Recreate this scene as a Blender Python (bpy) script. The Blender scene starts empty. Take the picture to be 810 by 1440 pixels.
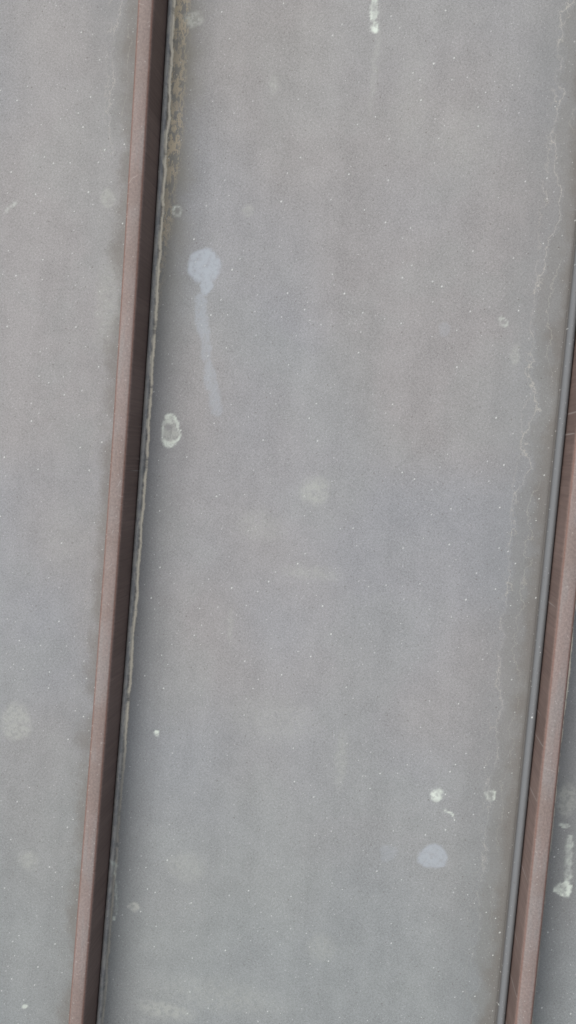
import bpy, math, random
import numpy as np
from mathutils import Vector, Matrix
random.seed(4)
S = 0.00072           # metres per sheet unit
F = 1150.0
sc = bpy.context.scene
sc.view_settings.view_transform='Standard'; sc.view_settings.look='None'; sc.view_settings.exposure=0

# ---------------- camera ----------------
Yc = Vector((1470,18295,1150)).normalized()
Xc = Vector((1,0,.13)); Xc = (Xc - Yc*Xc.dot(Yc)).normalized()
Zc = Xc.cross(Yc).normalized()
R = Matrix((Xc,Yc,Zc))
C = Vector((0,0,F*S))
cam = bpy.data.cameras.new('camera'); co = bpy.data.objects.new('camera',cam)
sc.collection.objects.link(co); sc.camera=co
M4 = R.to_4x4(); M4.translation=C; co.matrix_world=M4
cam.sensor_fit='VERTICAL'; cam.sensor_height=36; cam.lens=F/1440*36
cam.clip_start=0.01; cam.clip_end=2000
def px(x,y,z=0.0):
    d = R @ Vector((x-405,-(y-720),-F))
    k=(z*S-C.z)/d.z
    p=C+d*k
    return p.x/S,p.y/S

# ---------------- node helper ----------------
class NT:
    def __init__(s,name):
        s.mat=bpy.data.materials.new(name); s.mat.use_nodes=True
        s.nt=s.mat.node_tree; s.b=s.nt.nodes['Principled BSDF']
    def set(s,inp,v):
        if isinstance(v,bpy.types.NodeSocket): s.nt.links.new(v,inp)
        elif v is not None: inp.default_value=v
    def m(s,op,a,b=None,c=None,clamp=False):
        n=s.nt.nodes.new('ShaderNodeMath'); n.operation=op; n.use_clamp=clamp
        for i,v in enumerate((a,b,c)): s.set(n.inputs[i],v)
        return n.outputs[0]
    def v(s,op,a,b=None,scale=None):
        n=s.nt.nodes.new('ShaderNodeVectorMath'); n.operation=op
        s.set(n.inputs[0],a)
        if b is not None: s.set(n.inputs[1],b)
        if scale is not None: s.set(n.inputs['Scale'],scale)
        return n.outputs['Value'] if op in('LENGTH','DOT_PRODUCT','DISTANCE') else n.outputs['Vector']
    def sm(s,x,a,b,lo=0.,hi=1.,kind='SMOOTHSTEP'):
        n=s.nt.nodes.new('ShaderNodeMapRange'); n.interpolation_type=kind
        for i,v in enumerate((x,a,b,lo,hi)): s.set(n.inputs[i],v)
        return n.outputs[0]
    def comb(s,x,y,z=0.):
        n=s.nt.nodes.new('ShaderNodeCombineXYZ')
        for i,v in enumerate((x,y,z)): s.set(n.inputs[i],v)
        return n.outputs[0]
    def sep(s,a):
        n=s.nt.nodes.new('ShaderNodeSeparateXYZ'); s.set(n.inputs[0],a); return n.outputs
    def noise(s,vec,scale,detail=3,rough=.5,color=False):
        n=s.nt.nodes.new('ShaderNodeTexNoise'); n.noise_dimensions='2D'; s.set(n.inputs['Vector'],vec)
        n.inputs['Scale'].default_value=scale; n.inputs['Detail'].default_value=detail; n.inputs['Roughness'].default_value=rough
        return n.outputs['Color' if color else 'Fac']
    def vor(s,vec,scale,rnd=1.):
        n=s.nt.nodes.new('ShaderNodeTexVoronoi'); n.voronoi_dimensions='2D'; s.set(n.inputs['Vector'],vec)
        n.inputs['Scale'].default_value=scale; n.inputs['Randomness'].default_value=rnd
        return n.outputs['Distance'],n.outputs['Color']
    def mix(s,f,a,b,kind='MIX'):
        n=s.nt.nodes.new('ShaderNodeMix'); n.data_type='RGBA'; n.blend_type=kind
        s.set(n.inputs[0],f)
        for i,v in ((6,a),(7,b)):
            if isinstance(v,tuple): v=(*v,1)
            s.set(n.inputs[i],v)
        return n.outputs[2]
    def attr(s,name):
        n=s.nt.nodes.new('ShaderNodeAttribute'); n.attribute_name=name; return n.outputs['Vector']
    def P(s):
        n=s.nt.nodes.new('ShaderNodeTexCoord')
        return s.v('SCALE',n.outputs['Object'],scale=1/S)
    def bump(s,h,dist,strength=1.):
        n=s.nt.nodes.new('ShaderNodeBump'); n.inputs['Strength'].default_value=strength
        n.inputs['Distance'].default_value=dist; s.set(n.inputs['Height'],h)
        s.nt.links.new(n.outputs[0],s.b.inputs['Normal'])

# ---------------- numpy noise ----------------
def vnoise(x,y,seed=0):
    r=np.random.RandomState(seed); T=r.rand(256,256)
    xi=np.floor(x).astype(int); yi=np.floor(y).astype(int); fx=x-xi; fy=y-yi
    fx=fx*fx*fx*(fx*(fx*6-15)+10); fy=fy*fy*fy*(fy*(fy*6-15)+10)
    a=T[xi&255,yi&255]; b=T[(xi+1)&255,yi&255]; c=T[xi&255,(yi+1)&255]; d=T[(xi+1)&255,(yi+1)&255]
    return (a*(1-fx)+b*fx)*(1-fy)+(c*(1-fx)+d*fx)*fy
def fbm(x,y,s,o=4,g=.55,seed=0):
    v=0;a=1;t=0
    for k in range(o):
        an=.6+k*1.1; ca,sa=math.cos(an),math.sin(an)
        v=v+a*vnoise((x*ca-y*sa)*s+17*k,(x*sa+y*ca)*s+31*k,seed*10+k); t+=a; a*=g; s*=2.03
    return v/t
def ss(x,a,b):
    t=np.clip((x-a)/(b-a),0,1); return t*t*(3-2*t)

# ---------------- geometry layout ----------------
HT=58.; TH=11.; BH=13.
LX = px(187,720)[0]-BH
RX = px(770,840)[0]+BH
PITCH = RX-LX
def wav(i,y):
    y=np.asarray(y,float)
    if i==0: return 6.*np.cos(y/1500*math.pi)-1
    if i==1: return 1.5*np.sin(y/900+1)
    r=random.Random(i*7+3); a=r.uniform(1,4); p=r.uniform(0,6); return a*np.sin(y/700+p)
roof=bpy.data.objects.new('standing_seam_metal_roof',None); sc.collection.objects.link(roof)
YC=np.concatenate([np.arange(-6000,-1100,100),np.arange(-1100,1100,25),np.arange(1100,6001,100)]).astype(float)
YD=np.concatenate([np.arange(-6000,-900,100),np.arange(-900,900,2.2),np.arange(900,6001,100)]).astype(float)

def grid_mesh(name,X,Y,Z,mat,uv=None,col=None):
    m,n=X.shape
    V=np.stack([X*S,Y*S,Z*S],-1).reshape(-1,3)
    a=(np.arange(m-1)[:,None]*n+np.arange(n-1)[None,:]).ravel()
    Fc=np.stack([a,a+1,a+1+n,a+n],-1)
    me=bpy.data.meshes.new(name)
    me.vertices.add(len(V)); me.vertices.foreach_set('co',V.ravel())
    me.loops.add(Fc.size); me.loops.foreach_set('vertex_index',Fc.ravel().astype(np.int32))
    me.polygons.add(len(Fc)); me.polygons.foreach_set('loop_start',(np.arange(len(Fc))*4).astype(np.int32))
    me.update(calc_edges=True); me.validate()
    me.polygons.foreach_set('use_smooth',np.ones(len(Fc),bool))
    for nm,arr in (uv or {}).items():
        at=me.attributes.new(nm,'FLOAT_VECTOR','POINT'); at.data.foreach_set('vector',arr.reshape(-1,3).astype(np.float32).ravel())
    me.materials.append(mat)
    o=bpy.data.objects.new(name,me); sc.collection.objects.link(o); o.parent=roof
    return o

# ---------------- pan material ----------------
A=NT('weathered_zinc_pan'); P=A.P(); X,Yy,_=A.sep(P)
dl,dr,pid=A.sep(A.attr('edge'))
film,pale,crs=A.sep(A.attr('marks'))
ca,sa=math.cos(.6),math.sin(.6)
Pr=A.comb(A.m('ADD',A.m('MULTIPLY',X,ca),A.m('MULTIPLY',Yy,-sa)),A.m('ADD',A.m('MULTIPLY',X,sa),A.m('MULTIPLY',Yy,ca)))
n1=A.noise(Pr,.0022,2,.5); n2=A.noise(A.v('ADD',Pr,(900,300,0)),.005,3,.6)
n3=A.noise(Pr,.026,5,.78)
streak=A.noise(A.comb(A.m('MULTIPLY',X,.011),A.m('MULTIPLY',Yy,.0009)),1.,5,.62)
warm=(.252,.246,.244); cool=(.236,.244,.256); green=(.226,.238,.233)
col=A.mix(A.sm(n1,.34,.66),cool,warm)
col=A.mix(A.m('MULTIPLY',A.sm(n2,.45,.66),.35),col,green)
col=A.mix(A.sm(Yy,-200.,-780.,0.,.7),col,(.210,.228,.224))
col=A.mix(A.sm(Yy,150.,750.,0.,.5),col,(.256,.249,.238))
val=A.m('MULTIPLY',A.sm(n3,.3,.7,-.5,.5),.10)
val=A.m('ADD',val,A.m('MULTIPLY',A.sm(n2,.35,.65,-.5,.5),.04))
val=A.m('ADD',val,A.m('MULTIPLY',A.sm(streak,.32,.68,-.5,.5),.09))
g1=A.noise(Pr,.36,2,.8); g2=A.noise(A.v('ADD',P,(77,5,0)),.8,1,.6)
val=A.m('ADD',val,A.m('MULTIPLY',A.m('SUBTRACT',g1,.5),.66))
val=A.m('ADD',val,A.m('MULTIPLY',A.m('SUBTRACT',g2,.5),.55))
val=A.m('ADD',val,1.)
col=A.mix(1.,col,A.comb(val,val,val),'MULTIPLY')
# dirt, darker edges and painted shade along folds
Pe=A.noise(P,.012,5,.66)
Pf=A.noise(A.v('ADD',A.v('MULTIPLY',P,(.02,.02,0)),(8,3,0)),1.,5,.72)
Ph=A.noise(A.v('ADD',A.v('MULTIPLY',P,(.004,.006,0)),(3,31,0)),1.,4,.6)
wob=A.m('MULTIPLY',A.m('SUBTRACT',Pe,.5),60.)
drw=A.m('ADD',dr,wob)
col=A.mix(A.m('MULTIPLY',A.sm(drw,125.,25.,0.,.42),pid),col,(.165,.178,.182))  # blue-grey darkening towards the right fold
pfw=A.m('MULTIPLY',A.m('SUBTRACT',Pf,.5),36.); phw=A.m('MULTIPLY',A.m('SUBTRACT',Ph,.5),60.)
d2=A.m('ADD',A.m('ADD',dr,pfw),phw); d3=A.m('ADD',A.m('SUBTRACT',dr,A.m('MULTIPLY',pfw,.7)),wob)
col=A.mix(A.m('MULTIPLY',A.sm(d2,50.,40.,0.,.28),pid),col,(.150,.146,.128))
col=A.mix(A.sm(d3,40.,14.,0.,.5),col,(.125,.110,.094))
col=A.mix(A.sm(A.m('ADD',dl,A.m('MULTIPLY',wob,.7)),90.,10.,0.,.42),col,(.135,.146,.152))  # soft shade beside the left fold painted into the colour, together with grime
topm=A.sm(Yy,60.,420.)
lb2=A.m('MULTIPLY',A.sm(A.m('ADD',dl,wob),64.,14.,0.,.62),topm)
col=A.mix(lb2,col,(.175,.166,.132))
def band(d,c,w,amt):
    return A.m('MULTIPLY',A.sm(A.m('ABSOLUTE',A.m('SUBTRACT',d,c)),w,w*.2),amt)
gap=A.sm(Ph,.40,.58); gap2=A.sm(Pe,.42,.55)
tl=A.m('ADD',A.m('MULTIPLY',band(d2,49.,1.3,.52),A.m('ADD',A.m('MULTIPLY',gap2,.65),.35)),A.m('MULTIPLY',band(d3,60.,1.2,.36),gap2))
tl=A.m('ADD',tl,A.m('MULTIPLY',band(d2,27.,1.2,.3),A.m('SUBTRACT',1.,gap)))
tl=A.m('MULTIPLY',A.m('MULTIPLY',tl,A.sm(Yy,-800.,0.,.3,1.)),pid)
col=A.mix(A.m('MINIMUM',tl,1.),col,(.38,.37,.33))
# crust on the left near fold
cn=A.noise(A.v('MULTIPLY',P,(.12,.05,0)),1.,4,.75)
crw=A.sm(Yy,100.,480.,13.,36.)
crust=A.m('MULTIPLY',A.sm(A.m('ADD',dl,A.m('MULTIPLY',A.m('SUBTRACT',cn,.5),60.)),A.m('ADD',crw,2.),A.m('SUBTRACT',crw,8.)),A.sm(cn,.44,.53))
crust=A.m('MULTIPLY',crust,A.sm(dl,7.,10.))
crust=A.m('MULTIPLY',crust,A.sm(Ph,.35,.55,.5,1.))
col=A.mix(A.m('MULTIPLY',crust,.85),col,(.40,.345,.25))
# rolled folds
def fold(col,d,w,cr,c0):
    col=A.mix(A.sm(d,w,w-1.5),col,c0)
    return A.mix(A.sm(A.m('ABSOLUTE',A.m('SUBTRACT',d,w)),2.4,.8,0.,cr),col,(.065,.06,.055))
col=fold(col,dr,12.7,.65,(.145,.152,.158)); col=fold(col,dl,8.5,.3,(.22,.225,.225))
wl=A.m('ADD',dl,A.m('MULTIPLY',A.m('SUBTRACT',Pf,.5),9.))
fine=A.m('MULTIPLY',band(wl,9.5,3.0,1.),A.sm(A.noise(A.comb(5.,A.m('MULTIPLY',Yy,.02)),1.,4,.7),.32,.44))
col=A.mix(A.m('MULTIPLY',fine,A.sm(Yy,-500.,-380.,.25,1.)),col,(.62,.58,.48))
col=A.mix(A.m('MULTIPLY',A.sm(dl,9.,7.),A.sm(cn,.40,.6,0.,.5)),col,(.40,.39,.35))
# specks
def specks(scale,thr,r0,off,sx=1.,sy=1.):
    q=A.v('ADD',A.v('MULTIPLY',Pr,(sx,sy,1.)),off)
    d,c=A.vor(q,scale); cs=A.sep(c)
    rr=A.sm(cs[1],0.,1.,r0*.45,r0,'LINEAR')
    return A.m('MULTIPLY',A.sm(d,rr,A.m('MULTIPLY',rr,.35)),A.m('GREATER_THAN',cs[0],thr)), cs[2]
w1,k1=specks(.060,.62,.088,(3,8,0),1.,.75); w2,k2=specks(.13,.55,.16,(300,8,0))
d1,k3=specks(.075,.58,.12,(13,500,0))
col=A.mix(A.m('MULTIPLY',d1,A.m('MULTIPLY',k3,.6)),col,(.10,.09,.08))
col=A.mix(A.m('MULTIPLY',w2,A.m('MULTIPLY',k2,.5)),col,(.45,.45,.44)); col=A.mix(A.m('MULTIPLY',w1,A.m('MULTIPLY',k1,.85)),col,(.58,.60,.58))
# marks
mot=A.noise(Pr,.13,3,.7)
col=A.mix(A.m('MULTIPLY',film,A.sm(mot,.25,.6,.5,1.)),col,(.325,.358,.392))
col=A.mix(A.m('MULTIPLY',pale,A.sm(mot,.38,.58,.3,.9)),col,(.37,.385,.35))
cq=A.m('MULTIPLY',crs,A.sm(mot,.32,.56,.45,1.))
col=A.mix(cq,col,(.56,.61,.55))
A.set(A.b.inputs['Base Color'],col)
A.b.inputs['Roughness'].default_value=.72; A.b.inputs['Specular IOR Level'].default_value=.3
A.bump(A.m('ADD',A.m('MULTIPLY',A.noise(P,.35,2,.7),.6),A.m('MULTIPLY',crs,.6)),.0007,.55)

# ---------------- cap material ----------------
B=NT('brown_coated_batten_cap'); P=B.P(); X,Yy,_=B.sep(P)
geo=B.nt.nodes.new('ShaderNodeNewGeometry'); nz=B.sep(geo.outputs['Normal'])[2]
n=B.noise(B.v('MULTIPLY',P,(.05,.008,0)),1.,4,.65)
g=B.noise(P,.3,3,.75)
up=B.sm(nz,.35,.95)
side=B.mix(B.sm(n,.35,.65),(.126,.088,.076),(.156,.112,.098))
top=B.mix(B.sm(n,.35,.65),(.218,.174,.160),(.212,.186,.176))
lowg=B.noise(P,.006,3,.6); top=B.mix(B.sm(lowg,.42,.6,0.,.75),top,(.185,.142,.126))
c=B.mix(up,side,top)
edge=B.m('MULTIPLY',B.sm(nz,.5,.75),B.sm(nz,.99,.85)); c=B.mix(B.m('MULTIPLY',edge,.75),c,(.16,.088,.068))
vv=B.m('ADD',1.,B.m('MULTIPLY',B.m('SUBTRACT',g,.5),.8)); c=B.mix(1.,c,B.comb(vv,vv,vv),'MULTIPLY')
wp=B.v('SCALE',B.noise(P,.03,2,.5,True),scale=14.)
for ang,off,sc_ in ((.5,3,.06),(-.7,60,.055),(1.3,90,.065)):
    c2,s2=math.cos(ang),math.sin(ang)
    a_=B.v('DOT_PRODUCT',P,(c2,s2,0)); b_=B.v('DOT_PRODUCT',P,(-s2,c2,0))
    wv=B.v('ADD',B.comb(a_,B.m('MULTIPLY',b_,.09)),B.v('ADD',wp,(off,off,0)))
    d,cc=B.vor(wv,sc_); cs=B.sep(cc)
    s_=B.m('MULTIPLY',B.sm(d,.05,.015),B.m('GREATER_THAN',cs[0],.6))
    c=B.mix(B.m('MULTIPLY',B.m('MULTIPLY',s_,up),.3),c,(.42,.39,.37))
d,cc=B.vor(P,.08); cs=B.sep(cc); c=B.mix(B.m('MULTIPLY',B.m('MULTIPLY',B.sm(d,.11,.05),B.m('GREATER_THAN',cs[0],.75)),.35),c,(.40,.38,.36))
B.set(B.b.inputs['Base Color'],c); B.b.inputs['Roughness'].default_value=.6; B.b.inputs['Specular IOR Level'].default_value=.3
B.bump(B.noise(P,.3,2,.7),.0006,.5)

# ---------------- marks field ----------------
def marks_field(X,Y):
    wx=(fbm(X,Y,.07,4,.6,1)-.5); wy=(fbm(X,Y,.07,4,.6,2)-.5)
    Xw=X+wx*11; Yw=Y+wy*11
    def ell(x,y,rx,ry):
        cx,cy=px(x,y); return np.hypot((Xw-cx)/rx,(Yw-cy)/ry)
    def fill(x,y,rx,ry,amt,soft=.18): return (1-ss(ell(x,y,rx,ry),1-soft,1+soft))*amt
    def ring(x,y,rx,ry,amt,w=.25,inner=.25):
        e=ell(x,y,rx,ry)
        return np.maximum(1-ss(np.abs(e-1),w*.4,w),(1-ss(e,.9,1.))*inner)*amt
    def cap(x0,y0,x1,y1,r,amt,soft=.3):
        a=np.array(px(x0,y0)); b=np.array(px(x1,y1)); ba=b-a
        pax=Xw-a[0]; pay=Yw-a[1]; h=np.clip((pax*ba[0]+pay*ba[1])/(ba@ba),0,1)
        q=np.hypot(pax-ba[0]*h,pay-ba[1]*h); return (1-ss(q,r*(1-soft),r*(1+soft)))*amt
    mx=lambda l: np.maximum.reduce(l)
    film=mx([fill(287,374,23,24,.9,.14),fill(289,402,9,14,.85),cap(281,420,284,445,7.5,.50),cap(284,445,286,470,8.5,.50),cap(286,470,293,520,6.5,.42),cap(293,520,303,560,7.5,.42),cap(298,545,305,578,8,.36),
     fill(607,1205,21,18,.72,.12),fill(546,1199,12,11,.25),fill(625,462,9,9,.2)])
    pale=mx([fill(443,690,18,20,.5,.4),fill(365,738,32,22,.22,.5),fill(437,806,36,9,.3,.5),fill(23,1015,23,28,.5,.25),fill(152,280,11,13,.45),
     fill(188,1276,8,7,.7),fill(452,1335,20,20,.25,.4),fill(797,1125,12,24,.5),fill(270,27,13,11,.8,.35),fill(150,430,16,60,.28,.5),
     fill(660,190,34,40,.16,.6),fill(480,1070,8,40,.3,.5),fill(527,95,4,60,.28,.6),fill(380,1010,60,30,.2,.6),fill(348,298,7,9,.35),fill(385,120,6,14,.35,.5),fill(260,1220,26,20,.3,.6),
     fill(725,500,5,14,.45,.4),fill(240,605,12,20,.6,.2),fill(325,880,4,26,.3,.5),fill(235,1420,40,12,.5,.6),fill(300,1400,90,22,.25,.7),
     fill(90,760,30,50,.12,.6),fill(40,1210,14,12,.4,.5),fill(580,120,20,60,.14,.6)])
    crs=mx([ring(240,605,12.5,21,.75,.22,.12),ring(248,297,7,8,.5,.32,.12),ring(690,1118,5.5,6.5,.8,.45,.3),ring(706,453,5.5,5.5,.4,.38,.1),fill(614,1118,7,10,.85,.3),
     fill(238,592,6,5,.6,.5),fill(243,622,5,4,.6,.5),
     cap(627,1139,636,1150,1.8,.85,.6),cap(527,-20,526,28,4.6,.55),cap(523.5,-20,522.5,28,1.8,.9,.6),cap(530.5,-20,530,28,1.5,.7,.6),fill(526,40,5.5,6.5,1.),ring(793,1250,8,9,1.,.5,.7),cap(803,1180,797,1235,4.5,.5),
     fill(220.5,1032,3.6,3.6,1.),fill(35,1414,4,4,.7),cap(20,284,11,298,2.6,.35,.8),fill(794,1160,7,4,.7),fill(161,1293,3,4,.9),
     cap(153,1203,164,1222,1.8,.6,.6),cap(164,1222,164,1285,1.4,.45,.6)])
    ink=mx([fill(241,602,4.5,5.5,.7,.5),fill(691,1122,2.5,3,.7,.5),fill(793,1250,3,3,.5,.5)])
    br=np.clip(fbm(X,Y,.09,3,.6,5)*2.4-.3,.45,1)
    crs=crs*(1-ink)*br; pale=pale*(1-ink)
    return np.stack([film,pale,crs],-1)

# ---------------- meshes ----------------
N0,N1=-9,10
for i in range(N0,N1+1):
    L=[(-BH,-6),(-BH,0),(-BH+.5,20),(-TH-.9,HT-9),(-TH-.7,HT-5),(-TH+.2,HT-2),(-TH+2,HT-.6),(-TH+4,HT),(0,HT+.5)]
    L=np.array(L+[(-a,b) for a,b in L[:-1][::-1]])
    cx=(LX+i*PITCH+wav(i,YC))[:,None]
    Xg=cx+L[None,:,0]; Zg=np.repeat(L[None,:,1],len(YC),0); Yg=np.repeat(YC[:,None],len(L),1)
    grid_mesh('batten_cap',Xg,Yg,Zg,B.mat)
ep=np.array([(.3,0),(.8,4),(1.6,7),(3.2,9.6),(5.5,11),(8,11.2),(10.5,9.6),(12.3,7),(13.4,4),(14,1.5),(15,-.8),(16.5,-.8),(18.5,0)])
epR=ep*np.array([.85,.85]); epL=ep*np.array([.58,.5])
EL=epL[-1,0]; ER=epR[-1,0]
for i in range(N0,N1):
    dense=i in(-1,0,1)
    ys=YD if dense else YC
    K=250 if dense else 24
    x0=(LX+i*PITCH+wav(i,ys)+BH)[:,None]; x1=(LX+(i+1)*PITCH+wav(i+1,ys)-BH)[:,None]
    f=(np.arange(1,K)/K)[None,:]; yy=ys[:,None]
    mid=(x0+EL)+(x1-x0-EL-ER)*f
    zm=1.8*np.sin(math.pi*f)**2*np.sin(yy/310+i*1.7)+.9*np.sin(2*math.pi*f)*np.sin(yy/190+i)
    zm=zm+1.0*np.sin(math.pi*f)*np.sin(f*17+.6*np.sin(yy/500)+i)
    Xg=np.concatenate([x0+epL[None,:,0],mid,x1-epR[None,::-1,0]],1)
    Zg=np.concatenate([np.repeat(epL[None,:,1],len(ys),0),zm,np.repeat(epR[None,::-1,1],len(ys),0)],1)
    Yg=np.repeat(yy,Xg.shape[1],1)
    dirt=np.full_like(Xg,random.Random(i).uniform(.5,1))
    if i==-1: dirt=.2+.7*ss(Yg,380,520)
    if i==0: dirt[:]=1.
    at={'edge':np.stack([Xg-x0,x1-Xg,dirt],-1)}
    at['marks']=marks_field(Xg,Yg) if dense else np.zeros(Xg.shape+(3,))
    grid_mesh('zinc_pan',Xg,Yg,Zg,A.mat,uv=at)

# ---------------- ground far below the eaves ----------------
G=NT('ground_gravel'); P=G.P(); gn=G.noise(P,.002,6,.7)
G.set(G.b.inputs['Base Color'],G.mix(gn,(.08,.08,.07),(.16,.15,.13))); G.b.inputs['Roughness'].default_value=.9
me=bpy.data.meshes.new('ground'); r=600
me.from_pydata([(-r,-r,-4),(r,-r,-4),(r,r,-4),(-r,r,-4)],[],[(0,1,2,3)]); me.materials.append(G.mat)
sc.collection.objects.link(bpy.data.objects.new('ground',me))

# ---------------- light ----------------
elev=math.radians(60); az=math.radians(-65)
w=bpy.data.worlds.new('World'); sc.world=w; w.use_nodes=True
nt=w.node_tree; sky=nt.nodes.new('ShaderNodeTexSky'); sky.sky_type='NISHITA'; sky.sun_disc=False
sky.sun_elevation=elev; sky.sun_rotation=az; sky.dust_density=4; sky.air_density=1
hs=nt.nodes.new('ShaderNodeHueSaturation'); hs.inputs['Saturation'].default_value=.35
nt.links.new(sky.outputs[0],hs.inputs['Color']); nt.links.new(hs.outputs[0],nt.nodes['Background'].inputs[0]); nt.nodes['Background'].inputs[1].default_value=.15
sl=bpy.data.lights.new('sun','SUN'); sl.energy=1.9; sl.angle=math.radians(70); sl.color=(1,.965,.92)
so=bpy.data.objects.new('sun',sl); sc.collection.objects.link(so)
dv=Vector((math.sin(az)*math.cos(elev),math.cos(az)*math.cos(elev),math.sin(elev)))
so.rotation_euler=dv.to_track_quat('Z','Y').to_euler()
